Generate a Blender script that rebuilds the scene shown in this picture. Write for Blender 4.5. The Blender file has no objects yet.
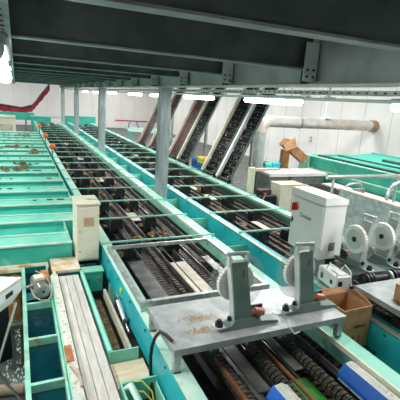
import bpy, math, random
from mathutils import Matrix, Vector
random.seed(7)
SC = bpy.context.scene
COL = SC.collection
R = math.radians

# ------------------------------------------------------------------ materials
def lin(h):
    h = h.lstrip('#'); c = [int(h[i:i+2], 16)/255 for i in (0, 2, 4)]
    return tuple([(x/12.92 if x <= .04045 else ((x+.055)/1.055)**2.4) for x in c] + [1])
MATS = {}
def mat(name, a, b=None, rough=.5, metal=0, scale=4, lo=.4, hi=.65, bump=0, bscale=60, stretch=(1, 1, 1), trans=0, ior=1.45, emit=0, spec=.5, c=None, cscale=2, clo=.6, chi=.75, detail=5):
    m = bpy.data.materials.new(name); m.use_nodes = True
    nt = m.node_tree; N = nt.nodes; L = nt.links
    bs = N['Principled BSDF']
    bs.inputs['Roughness'].default_value = rough; bs.inputs['Metallic'].default_value = metal
    bs.inputs['Specular IOR Level'].default_value = spec; bs.inputs['IOR'].default_value = ior
    bs.inputs['Transmission Weight'].default_value = trans
    tc = N.new('ShaderNodeTexCoord'); mp = N.new('ShaderNodeMapping'); mp.inputs['Scale'].default_value = stretch
    L.new(tc.outputs['Object'], mp.inputs['Vector'])
    def noise(sc, d=detail):
        n = N.new('ShaderNodeTexNoise'); n.inputs['Scale'].default_value = sc; n.inputs['Detail'].default_value = d
        L.new(mp.outputs['Vector'], n.inputs['Vector']); return n
    if emit:
        bs.inputs['Emission Color'].default_value = lin(a); bs.inputs['Emission Strength'].default_value = emit
    out = None
    if b:
        n = noise(scale); r = N.new('ShaderNodeValToRGB')
        r.color_ramp.elements[0].position = lo; r.color_ramp.elements[0].color = lin(a)
        r.color_ramp.elements[1].position = hi; r.color_ramp.elements[1].color = lin(b)
        L.new(n.outputs['Fac'], r.inputs['Fac']); out = r.outputs['Color']
        if c:
            n2 = noise(cscale); r2 = N.new('ShaderNodeValToRGB')
            r2.color_ramp.elements[0].position = clo; r2.color_ramp.elements[0].color = (0, 0, 0, 1)
            r2.color_ramp.elements[1].position = chi; r2.color_ramp.elements[1].color = (1, 1, 1, 1)
            L.new(n2.outputs['Fac'], r2.inputs['Fac'])
            mx = N.new('ShaderNodeMix'); mx.data_type = 'RGBA'
            L.new(r2.outputs['Color'], mx.inputs['Factor']); L.new(out, mx.inputs[6]); mx.inputs[7].default_value = lin(c)
            out = mx.outputs[2]
        L.new(out, bs.inputs['Base Color'])
    else:
        bs.inputs['Base Color'].default_value = lin(a)
    if bump:
        n = noise(bscale); bp = N.new('ShaderNodeBump'); bp.inputs['Strength'].default_value = bump; bp.inputs['Distance'].default_value = .01
        L.new(n.outputs['Fac'], bp.inputs['Height']); L.new(bp.outputs['Normal'], bs.inputs['Normal'])
    MATS[name] = m; return m

mat('mint', '#7fd0b8', '#94dcc6', .42, scale=3, c='#b9c7ad', cscale=7, clo=.62, chi=.72)
mat('mint_dirty', '#78c4ae', '#a3d6c2', .5, scale=6, c='#a58a62', cscale=5, clo=.60, chi=.70)
mat('mint_pale', '#a9d8c6', '#c3e4d4', .45, scale=4, c='#c9c3a6', cscale=8, clo=.6, chi=.7)
mat('galv_lit', '#ccd3d1', '#dde2e0', .4, .2, scale=8)  # lighter copy of galv, in place of light from below
mat('beam_web', '#a3adab', '#bcc4c2', .38, .3, scale=2, c='#8c9795', cscale=1.5)  # web colour raised to stand in for light falling on it
mat('cyan', '#1fa8b2', '#37bcc2', .35, scale=2, c='#8ccfc0', cscale=9, clo=.66, chi=.74)
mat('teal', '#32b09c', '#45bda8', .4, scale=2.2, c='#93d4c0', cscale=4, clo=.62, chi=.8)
mat('teal_lit', '#6fd0b8', '#8cdcc6', .45, scale=3, c='#b5ddc4', cscale=2, clo=.55, chi=.75)  # lit copy of teal: light on the sloping aprons put into the colour
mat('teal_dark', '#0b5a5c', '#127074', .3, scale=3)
mat('rim', '#cfe6da', '#a9d9c9', .4, scale=8)
mat('cream', '#d9d6c0', '#e6e3d2', .5, scale=3)
mat('cream_top', '#ded9bf', '#cdd8c4', .5, scale=9, c='#a98d63', cscale=9, clo=.6, chi=.7)
mat('white', '#e4e7e6', '#eef0ef', .4, scale=3)
mat('belt_white', '#c6c2bb', '#d8d5cf', .6, scale=5, stretch=(6, 1, 6), c='#bdb8ae', cscale=9)
mat('wall', '#e9e8e5', '#f0efec', .6, scale=1)
mat('ceiling', '#c9ccca', '#d6d8d6', .7, scale=1)
mat('steel', '#8f9997', '#a8b0ae', .45, .45, scale=6, bump=.05)
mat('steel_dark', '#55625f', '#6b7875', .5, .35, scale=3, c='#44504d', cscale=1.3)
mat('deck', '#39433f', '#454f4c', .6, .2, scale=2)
mat('galv', '#a3adab', '#c3cac8', .38, .5, scale=14)
mat('shiny', '#d0d4d2', '#e6e9e7', .25, .6, scale=5)
mat('column', '#99a5a8', '#b4bfc2', .45, .3, scale=3, stretch=(4, 4, .7), c='#7a8789', cscale=5)
mat('duct', '#dcd3cd', '#ece6e2', .25, .35, scale=5, c='#d3ab98', cscale=1.6, clo=.5, chi=.8)
mat('rust', '#94552f', '#b97f4a', .8, scale=12)
mat('rust_cream', '#e3dcc4', '#d8d8c6', .6, scale=5, c='#cc8a48', cscale=4, clo=.48, chi=.62)
mat('speckle', '#d0cfc4', '#bcc6b8', .6, scale=14, c='#9aa79a', cscale=22, clo=.56, chi=.62)
mat('chain', '#332c28', '#5d4c40', .55, .3, scale=22, c='#7d6350', cscale=9)
mat('chain_dark', '#1f1f1f', '#4a4743', .5, .4, scale=30)
mat('black', '#0c0d0e', '#17191a', .5, scale=6)
mat('rubber', '#17191b', '#24272a', .45, scale=6)
mat('brush', '#191814', '#54513f', .8, scale=60, bump=.5)  # darkened so the rollers carry the platform's shade in their colour
mat('panel_grey', '#4b4e4d', '#717471', .35, .4, scale=6, c='#2c2d2b', cscale=4)
mat('panel_beige', '#c9c2b2', '#b5ab93', .5, scale=7)
mat('stand', '#6f827d', '#7f918c', .45, .2, scale=5)
mat('stand_edge', '#b9c6c2', '#cdd6d3', .45, .2, scale=5)
mat('gear', '#d9dad2', '#ecece6', .4, scale=8)
mat('copper', '#a5634a', '#c98d78', .35, .4, scale=25)
mat('cardboard', '#b08a62', '#c39c72', .8, scale=9)
mat('cardboard_in', '#86623f', '#a37b54', .85, scale=9)
mat('print_dark', '#5c4a38', rough=.8)
mat('red', '#c4232b', '#d8333a', .35, scale=5)
mat('red_pipe', '#b8202a', rough=.4)
mat('red_cloth', '#8e1f33', '#b83348', .75, scale=3, bump=.4, bscale=6)
mat('dark_red', '#3a1417', '#5a1f22', .6, scale=9, c='#a39089', cscale=14, clo=.64, chi=.67)
mat('belt_black', '#08090a', '#101112', .5, scale=8, c='#c9c9c4', cscale=16, clo=.635, chi=.66, stretch=(1, 1.6, 1), spec=.04)
mat('rail_cream', '#d8d2b6', '#e4dfc8', .5, scale=6)
mat('rail_pink', '#d9c0b2', '#e6d2c6', .5, scale=6)
mat('rail_white', '#dfe2e0', '#eceeec', .5, scale=6)
mat('blue', '#1b62c4', '#2472d6', .4, scale=5)
mat('hose_blue', '#6fa3b8', rough=.4)
mat('blue_crate', '#1f5fa8', '#2c74bf', .5, scale=5)
mat('yellow', '#ddd23a', '#e6dd55', .5, scale=5)
mat('orange', '#d9622e', '#e27a45', .6, scale=6)
mat('orange_fruit', '#e8962e', '#f0b050', .5, scale=9)
mat('leaf_green', '#1f7a20', '#35982c', .7, scale=20)
mat('debris', '#5d4832', '#98805c', .9, scale=20, bump=.4)
mat('soil', '#a08a6a', '#b8a586', .9, scale=20)
mat('marks', '#2f3a38', '#4a5a55', .8, scale=12)
mat('wood', '#d4c3a4', '#e3d5bc', .7, scale=3, stretch=(1, 9, 9))
mat('floor', '#4a4b48', '#6b6c68', .5, scale=4, c='#2f302e', cscale=1.2)
mat('floor_wet', '#5a5b57', '#c8cbc8', .18, scale=9, stretch=(1, 1, 1), lo=.5, hi=.56)
mat('water', '#05272f', '#083a44', .12, scale=2, bump=.15, bscale=5)
mat('motor', '#858b84', '#a3a79e', .35, .6, scale=9)
mat('logo', '#1d6fa5', rough=.5)
mat('wire_yellow', '#c9cf5c', rough=.5)
mat('tag_tan', '#b99f84', '#c7ae93', .6, scale=30)
mat('hose_beige', '#b3a58e', '#c7baa4', .6, scale=10)
mat('rust_shaded', '#6b3f22', '#8a5632', .7, scale=9)  # rust darkened to stand in for shade under the platform
mat('collar', '#b89a7c', '#a07f60', .6, scale=9)
mat('seam', '#cfcfcc', rough=.7)
mat('tube_light', '#ffffff', emit=14, rough=.4)
mat('bulb', '#ffffff', emit=9, rough=.4)
# clear plastic: mostly see-through, glossy
def clear(name, col, alpha):
    m = bpy.data.materials.new(name); m.use_nodes = True
    bs = m.node_tree.nodes['Principled BSDF']
    bs.inputs['Base Color'].default_value = lin(col); bs.inputs['Alpha'].default_value = alpha
    bs.inputs['Roughness'].default_value = .15
    MATS[name] = m
clear('clear', '#dfe8e6', .17)
# checker plate: raised lozenges through a bump
def checker():
    m = mat('checker', '#a4abab', '#bcc2c1', .42, .25, scale=9)
    nt = m.node_tree; N = nt.nodes; L = nt.links
    tc = N.new('ShaderNodeTexCoord'); mp = N.new('ShaderNodeMapping'); mp.inputs['Rotation'].default_value = (0, 0, R(45)); mp.inputs['Scale'].default_value = (34, 34, 34)
    L.new(tc.outputs['Object'], mp.inputs['Vector'])
    br = N.new('ShaderNodeTexBrick'); br.inputs['Scale'].default_value = 1; br.inputs['Mortar Size'].default_value = .12
    br.inputs['Color1'].default_value = (1, 1, 1, 1); br.inputs['Color2'].default_value = (.6, .6, .6, 1); br.inputs['Mortar'].default_value = (0, 0, 0, 1)
    L.new(mp.outputs['Vector'], br.inputs['Vector'])
    bp = N.new('ShaderNodeBump'); bp.inputs['Strength'].default_value = 1; bp.inputs['Distance'].default_value = .012
    L.new(br.outputs['Color'], bp.inputs['Height']); L.new(bp.outputs['Normal'], N['Principled BSDF'].inputs['Normal'])
checker()

# ------------------------------------------------------------------ mesh collector
class MB:
    def __init__(s): s.v = []; s.f = []; s.M = Matrix.Identity(4)
    def at(s, x=0, y=0, z=0, rx=0, ry=0, rz=0):
        s.M = Matrix.Translation((x, y, z)) @ Matrix.Rotation(R(rz), 4, 'Z') @ Matrix.Rotation(R(ry), 4, 'Y') @ Matrix.Rotation(R(rx), 4, 'X'); return s
    def add(s, vs, fs):
        n = len(s.v); s.v += [tuple(s.M @ Vector(p)) for p in vs]; s.f += [tuple(i+n for i in f) for f in fs]; return s
    def box(s, x0, x1, y0, y1, z0, z1, b=0):
        if b:
            # chamfered box: 24 verts
            vs = []; X = (x0, x1); Y = (y0, y1); Z = (z0, z1); idx = {}
            for i in (0, 1):
                for j in (0, 1):
                    for k in (0, 1):
                        sx, sy, sz = (1, -1)[i]*b, (1, -1)[j]*b, (1, -1)[k]*b
                        for a, p in enumerate(((X[i], Y[j]+sy, Z[k]+sz), (X[i]+sx, Y[j], Z[k]+sz), (X[i]+sx, Y[j]+sy, Z[k]))):
                            idx[(i, j, k, a)] = len(vs); vs.append(p)
            g = lambda *t: idx[t]
            fs = [(g(i, 0, 0, 0), g(i, 0, 1, 0), g(i, 1, 1, 0), g(i, 1, 0, 0)) for i in (0, 1)]
            fs += [(g(0, j, 0, 1), g(1, j, 0, 1), g(1, j, 1, 1), g(0, j, 1, 1)) for j in (0, 1)]
            fs += [(g(0, 0, k, 2), g(0, 1, k, 2), g(1, 1, k, 2), g(1, 0, k, 2)) for k in (0, 1)]
            for i in (0, 1):
                for j in (0, 1): fs.append((g(i, j, 0, 0), g(i, j, 1, 0), g(i, j, 1, 1), g(i, j, 0, 1)))
                for k in (0, 1): fs.append((g(i, 0, k, 0), g(i, 1, k, 0), g(i, 1, k, 2), g(i, 0, k, 2)))
            for j in (0, 1):
                for k in (0, 1): fs.append((g(0, j, k, 1), g(1, j, k, 1), g(1, j, k, 2), g(0, j, k, 2)))
            for i in (0, 1):
                for j in (0, 1):
                    for k in (0, 1): fs.append((g(i, j, k, 0), g(i, j, k, 1), g(i, j, k, 2)))
            return s.add(vs, fs)
        vs = [(x, y, z) for x in (x0, x1) for y in (y0, y1) for z in (z0, z1)]
        return s.add(vs, [(0, 1, 3, 2), (4, 6, 7, 5), (0, 4, 5, 1), (2, 3, 7, 6), (0, 2, 6, 4), (1, 5, 7, 3)])
    def prism(s, pts, a0, a1, axis='y'):
        # polygon pts in the plane across axis, extruded a0..a1
        mk = {'y': lambda p, a: (p[0], a, p[1]), 'x': lambda p, a: (a, p[0], p[1]), 'z': lambda p, a: (p[0], p[1], a)}[axis]
        n = len(pts); vs = [mk(p, a0) for p in pts] + [mk(p, a1) for p in pts]
        return s.add(vs, [tuple(range(n)), tuple(range(2*n-1, n-1, -1))] + [(i, (i+1) % n, n+(i+1) % n, n+i) for i in range(n)])
    def sheet(s, pts, t=.004):
        # thick quad/polygon in space
        a, b, c = (Vector(p) for p in pts[:3]); nrm = (b-a).cross(c-a).normalized()*t
        n = len(pts); vs = [tuple(p) for p in pts] + [tuple(Vector(p)+nrm) for p in pts]
        return s.add(vs, [tuple(range(n)), tuple(range(2*n-1, n-1, -1))] + [(i, (i+1) % n, n+(i+1) % n, n+i) for i in range(n)])
    def cyl(s, p, q, r, n=16, r2=None):
        p = Vector(p); q = Vector(q); d = (q-p).normalized(); u = d.orthogonal().normalized(); w = d.cross(u); r2 = r if r2 is None else r2
        vs = [tuple(p+(u*math.cos(2*math.pi*i/n)+w*math.sin(2*math.pi*i/n))*r) for i in range(n)] + [tuple(q+(u*math.cos(2*math.pi*i/n)+w*math.sin(2*math.pi*i/n))*r2) for i in range(n)]
        return s.add(vs, [tuple(range(n))[::-1], tuple(range(n, 2*n))] + [(i, (i+1) % n, n+(i+1) % n, n+i) for i in range(n)])
    def ring(s, p, q, ri, ro, n=32, teeth=0):
        p = Vector(p); q = Vector(q); d = (q-p).normalized(); u = d.orthogonal().normalized(); w = d.cross(u)
        vs = []
        for c, rr in ((p, ri), (p, ro), (q, ro), (q, ri)):
            for i in range(n):
                r_ = rr*(1 - (teeth if (i % 2 and rr == ro) else 0)); a = 2*math.pi*i/n
                vs.append(tuple(c+(u*math.cos(a)+w*math.sin(a))*r_))
        fs = []
        for k in range(4):
            for i in range(n): fs.append((k*n+i, k*n+(i+1) % n, ((k+1) % 4)*n+(i+1) % n, ((k+1) % 4)*n+i))
        return s.add(vs, fs)
    def tube(s, pts, r, n=10):
        P = [Vector(p) for p in pts]; vs = []; up = None
        for k, p in enumerate(P):
            d = (P[min(k+1, len(P)-1)]-P[max(k-1, 0)]).normalized()
            if up is None: up = d.orthogonal().normalized()
            up = (up - d*up.dot(d)).normalized(); w = d.cross(up)
            vs += [tuple(p+(up*math.cos(2*math.pi*i/n)+w*math.sin(2*math.pi*i/n))*r) for i in range(n)]
        fs = [tuple(range(n))[::-1], tuple(range(len(vs)-n, len(vs)))]
        for k in range(len(P)-1):
            for i in range(n): fs.append((k*n+i, k*n+(i+1) % n, (k+1)*n+(i+1) % n, (k+1)*n+i))
        return s.add(vs, fs)
    def ball(s, c, r, sx=1, sy=1, sz=1, n=12):
        vs = [(c[0], c[1], c[2]-r*sz)]; m = n//2
        for j in range(1, m):
            t = math.pi*j/m
            for i in range(n): vs.append((c[0]+r*sx*math.sin(t)*math.cos(2*math.pi*i/n), c[1]+r*sy*math.sin(t)*math.sin(2*math.pi*i/n), c[2]-r*sz*math.cos(t)))
        vs.append((c[0], c[1], c[2]+r*sz)); fs = [(0, 1+(i+1) % n, 1+i) for i in range(n)]
        for j in range(m-2):
            for i in range(n): fs.append((1+j*n+i, 1+j*n+(i+1) % n, 1+(j+1)*n+(i+1) % n, 1+(j+1)*n+i))
        b = 1+(m-2)*n; fs += [(b+i, b+(i+1) % n, len(vs)-1) for i in range(n)]
        return s.add(vs, fs)
    def heap(s, x, y, z, rx, ry, h, seed=0, n=14):
        rnd = random.Random(seed); vs = []
        rings = 5
        for j in range(rings):
            t = j/(rings-1)
            for i in range(n):
                a = 2*math.pi*i/n; k = 1+rnd.uniform(-.25, .25)
                vs.append((x+rx*(1-t)*k*math.cos(a), y+ry*(1-t)*k*math.sin(a), z+h*(t**.7)*(1+rnd.uniform(-.3, .2)) if j else z))
        fs = [tuple(range(n))[::-1]]
        for j in range(rings-1):
            for i in range(n): fs.append((j*n+i, j*n+(i+1) % n, (j+1)*n+(i+1) % n, (j+1)*n+i))
        return s.add(vs, fs)
    def build(s, name, m, parent=None, smooth=False):
        me = bpy.data.meshes.new(name); me.from_pydata(s.v, [], s.f)
        import bmesh
        bm = bmesh.new(); bm.from_mesh(me); bmesh.ops.recalc_face_normals(bm, faces=bm.faces); bm.to_mesh(me); bm.free()
        me.materials.append(MATS[m])
        if smooth:
            me.polygons.foreach_set('use_smooth', [True]*len(me.polygons))
            try: me.set_sharp_from_angle(angle=R(40))
            except Exception: pass
        me.update()
        o = bpy.data.objects.new(name, me); COL.objects.link(o)
        if parent: o.parent = parent
        return o

def tag(o, label, cat, group=None, kind=None):
    if label: o['label'] = label
    if cat: o['category'] = cat
    if group: o['group'] = group
    if kind: o['kind'] = kind
    return o
def thing(name, label, cat, loc=(0, 0, 0), rz=0, group=None):
    o = bpy.data.objects.new(name, None); COL.objects.link(o); o.empty_display_size = .1
    o.location = loc; o.rotation_euler = (0, 0, R(rz)); return tag(o, label, cat, group)
def lab(o, t): o['label'] = t; return o
def dup(root, loc, label, rz=None, group=None):
    def cp(o, par):
        c = o.copy(); COL.objects.link(c); c.parent = par
        for ch in kids[o]: cp(ch, c)
        return c
    kids = {}
    def walk(o):
        kids[o] = [c for c in ALL() if c.parent == o]
        for c in kids[o]: walk(c)
    walk(root)
    r = cp(root, None); r.location = loc
    if rz is not None: r.rotation_euler = (0, 0, R(rz))
    r['label'] = label
    if group: r['group'] = group
    return r
def ALL(): return list(bpy.data.objects)
def struct(o, label=None, cat=None): return tag(o, label, cat, kind='structure')
ORD = ['nearest', 'second', 'third', 'fourth', 'fifth', 'sixth', 'seventh', 'eighth', 'ninth', 'tenth', 'eleventh', 'twelfth', 'thirteenth', 'fourteenth', 'fifteenth', 'sixteenth', 'seventeenth', 'eighteenth']

# ------------------------------------------------------------------ camera
cp, sp, cy, sy, cr, sr = [g(R(a)) for a in (13.777, 24.696, 3.864) for g in (math.cos, math.sin)]
fw = Vector((sy*cp, cy*cp, -sp)); rt = Vector((cy, -sy, 0)); up = rt.cross(fw)
RT = rt*cr+up*sr; UP = up*cr-rt*sr
cam = bpy.data.cameras.new('camera'); co = bpy.data.objects.new('camera', cam); COL.objects.link(co)
co.matrix_world = Matrix(((RT.x, UP.x, -fw.x, 0), (RT.y, UP.y, -fw.y, 0), (RT.z, UP.z, -fw.z, 2.9), (0, 0, 0, 1)))
cam.sensor_width = 36; cam.lens = 405.1/400*36; cam.clip_start = .05; cam.clip_end = 200
SC.camera = co

# ------------------------------------------------------------------ shell
YB = 37; XR = 12; XL = -7
struct(MB().box(XL, XR, -3, YB, -.1, 0).build('floor', 'floor'), 'dark wet concrete floor of the hall', 'floor')
wb = struct(MB().box(XL, XR, YB, YB+.15, 0, 5.6).build('wall_back', 'wall'), 'white panel wall at the far end of the hall', 'wall')
sm = MB()
for x in [XL+.6+1.25*i for i in range(15)]: sm.box(x, x+.02, YB-.012, YB, 0, 5.6)
sm.build('panel_seam', 'seam', wb)
wr = struct(MB().box(XR, XR+.15, -3, YB, 0, 5.6).build('wall_right', 'wall'), 'white panel wall along the right side behind the duct', 'wall')
sm = MB()
for y in [-2+1.25*i for i in range(31)]: sm.box(XR-.012, XR, y, y+.02, 0, 5.6)
sm.build('panel_seam', 'seam', wr)
struct(MB().box(XL-.15, XL, -3, YB, 0, 5.6).build('wall_left', 'wall'), 'white wall on the far left', 'wall')
struct(MB().box(XL, XR, -3.15, -3, 0, 5.6).build('wall_front', 'wall'), 'white wall behind the camera', 'wall')
struct(MB().box(XL, XR, -3, YB, 5.6, 5.7).build('ceiling', 'ceiling'), 'pale hall ceiling high above the mezzanine', 'ceiling')

# ------------------------------------------------------------------ mezzanine steelwork
XM = 2.62   # main beam
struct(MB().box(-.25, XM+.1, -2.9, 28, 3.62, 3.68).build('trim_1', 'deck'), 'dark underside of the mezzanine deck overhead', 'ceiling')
def ibeam(mb, x0, x1, y, zb, h, w=.11, tf=.014, tw=.010):
    mb.box(x0, x1, y-w/2, y+w/2, zb, zb+tf); mb.box(x0, x1, y-w/2, y+w/2, zb+h-tf, zb+h); mb.box(x0, x1, y-tw/2, y+tw/2, zb+tf, zb+h-tf)
py = [1.72, 3.28, 4.95, 6.5, 8.05, 9.6, 11.15, 12.7, 14.25, 15.8, 17.35, 18.9, 20.45, 22.0, 23.55, 25.1, 26.65]
for i, y in enumerate(py):
    o = thing('steel_joist', '%s dark steel joist spanning under the mezzanine, counted away from the camera' % ORD[i], 'beam', (1.3, y, 3.24), group='steel joists under the mezzanine')
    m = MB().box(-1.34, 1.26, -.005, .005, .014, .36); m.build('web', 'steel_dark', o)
    f = MB().box(-1.34, 1.26, -.055, .055, 0, .014).box(-1.34, 1.26, -.055, .055, .366, .38); f.build('flange', 'steel', o)
    c = MB().box(1.14, 1.285, -.075, -.062, -.10, .24).box(1.27, 1.285, -.062, .06, -.10, .3); cl = c.build('cleat_plate', 'galv_lit', o)
    for zz in (-.06, .0):
        for xx in (1.175, 1.245): MB().cyl((xx, -.076, zz), (xx, -.086, zz), .011, 8).build('bolt', 'black', cl)
mbm = thing('main_beam', 'long grey steel beam carrying the joists on top of the posts', 'beam', (XM, 13, 3.1))
MB().box(-.006, .006, -13, 14.6, .016, .50).build('web', 'beam_web', mbm)
MB().box(-.11, .11, -13, 14.6, 0, .016).box(-.11, .11, -13, 14.6, .50, .515).build('flange', 'galv_lit', mbm)
st = MB()
for y in py: st.box(-.1, .1, y-13+.06, y-13+.075, .016, .5)
st.build('stiffener', 'steel_dark', mbm)
lb = thing('edge_beam', 'perforated steel channel along the left edge of the mezzanine', 'beam', (-.06, 13, 3.14))
MB().box(-.05, .05, -12.3, 14.6, 0, .012).box(-.05, -.04, -12.3, 14.6, 0, .48).build('channel', 'galv', lb)
h = MB()
for i in range(200): 
    y = -12.2+i*.13; h.box(-.028, -.012, y, y+.05, -.002, .001).box(.012, .028, y+.06, y+.10, -.002, .001)
h.build('perforation', 'black', lb)
pil = None
for i, y in enumerate([7.5, 13.8, 20.1, 26.2]):
    t = ['nearest and widest grey steel post rising between the two sorters', 'second grey steel post from the camera, between the two sorters', 'third grey steel post, slim in the distance', 'farthest grey steel post at the end of the sorters'][i]
    if pil is None:
        pil = thing('steel_post', t, 'column', (2.575, y, 0), group='steel posts under the main beam')
        MB().box(-.10, .10, -.10, -.085, .012, 3.085).box(-.10, .10, .085, .10, .012, 3.085).box(-.1, -.088, -.085, .085, .012, 3.085).box(.088, .10, -.085, .085, .012, 3.085).build('shaft', 'column', pil)
        MB().box(-.16, .16, -.16, .16, 0, .012).build('base_plate', 'steel', pil)
        cpn = MB().box(-.13, .13, -.13, .13, 3.085, 3.10).build('cap_plate', 'galv', pil)
    else: dup(pil, (2.575, y, 0), t)
# cable tray and conduit under the beam
ct = thing('cable_tray', 'perforated galvanised cable tray running below the main beam', 'cable tray', (2.80, 13, 3.035))
MB().box(-.05, .05, -12, 14.5, 0, .003).box(-.05, -.047, -12, 14.5, 0, .04).box(.047, .05, -12, 14.5, 0, .04).build('tray', 'galv', ct)
h = MB()
for i in range(260): y = -11.9+i*.1; h.box(-.0515, -.0495, y, y+.03, .012, .026)
h.build('perforation', 'marks', ct)
br = MB()
for y in range(-11, 15, 2): br.cyl((0, y, .0), (0, y, .16), .006, 6)
br.build('hanger_rod', 'steel', ct)
tr = MB()
for i in range(6):
    rr = random.Random(i); tr.tube([(-.035+.012*i, -12+k*1.3, .012+rr.uniform(0, .008)) for k in range(21)], .006, 6)
tr.build('cable', 'rubber', ct)
cd = thing('conduit', 'thin shiny conduit pipe running beside the cable tray', 'pipe', (2.93, 13, 2.995))
MB().cyl((0, -12, 0), (0, 14, 0), .016, 12).build('tube', 'shiny', cd, True)
for y in (-11, -9.3, -7.3, -4, 0, 4, 8, 12): MB().box(-.02, .02, y, y+.03, .015, .03).box(-.1, .02, y, y+.03, .03, .038).build('clamp', 'steel', cd)

# ------------------------------------------------------------------ lights (fixtures in the hall)
def lamp_area(parent, L, w, power, rz=0):
    d = bpy.data.lights.new('lamp', 'AREA'); d.shape = 'RECTANGLE'; d.size = w; d.size_y = L; d.energy = power; d.color = (1, .985, .95)
    o = bpy.data.objects.new('lamp', d); COL.objects.link(o); o.parent = parent; o.location = (0, 0, -.055); return o
ll = [(5.5, 1.5), (8.35, 1.5), (11.0, 1.5), (13.6, 1.5), (17.2, 1.5), (21.0, 1.5), (24.5, 1.5), (28.5, 1.5), (2.42, 1.5)]
nm = ['long glowing tube light in front of the steep conveyors', 'second tube light in the row, beside the nearest post', 'third tube light in the row, left of the nearest post', 'fourth tube light away in the row', 'fifth tube light away in the row', 'sixth tube light away in the row', 'seventh tube light away in the row', 'farthest tube light in the row', 'tube light of the row at the right edge of the photo']
def tube_light(loc, L, label, group, power):
    o = thing('tube_light', label, 'light', loc, group=group)
    MB().box(-.05, .05, -L/2-.02, L/2+.02, .035, .085, .01).build('housing', 'galv', o)
    MB().cyl((0, -L/2, 0), (0, L/2, 0), .045, 16).build('diffuser', 'tube_light', o, True)
    MB().cyl((0, -L/2*.7, .085), (0, -L/2*.7, .5), .005, 6).cyl((0, L/2*.7, .085), (0, L/2*.7, .5), .005, 6).build('hanger', 'steel', o)
    lamp_area(o, L, .1, power)
for (y, L), n in zip(ll, nm): tube_light((3.62, y, 2.965), L, n, 'tube lights hung along the sorting hall', 28)
# bulkhead lights beside the left edge beam
for y, n in ((2.12, 'big glowing bulkhead lamp at the left edge of the photo'), (3.6, 'second glowing lamp behind the big one on the left beam')):
    o = thing('hanging_lamp', n, 'light', (-.075, y, 2.985))
    MB().cyl((0, -.42, 0), (0, .42, 0), .052, 20).ball((0, -.42, 0), .052, n=16).build('diffuser', 'bulb', o, True)
    MB().box(-.06, .06, -.5, .5, .055, .10, .01).cyl((0, -.58, .03), (0, -.40, .05), .045, 16).build('housing', 'galv', o, True)
    MB().cyl((0, -.4, .1), (0, -.4, .16), .008, 6).cyl((0, .4, .1), (0, .4, .16), .008, 6).build('hanger', 'steel', o)
    lamp_area(o, 1.1, .12, 14)

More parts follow.
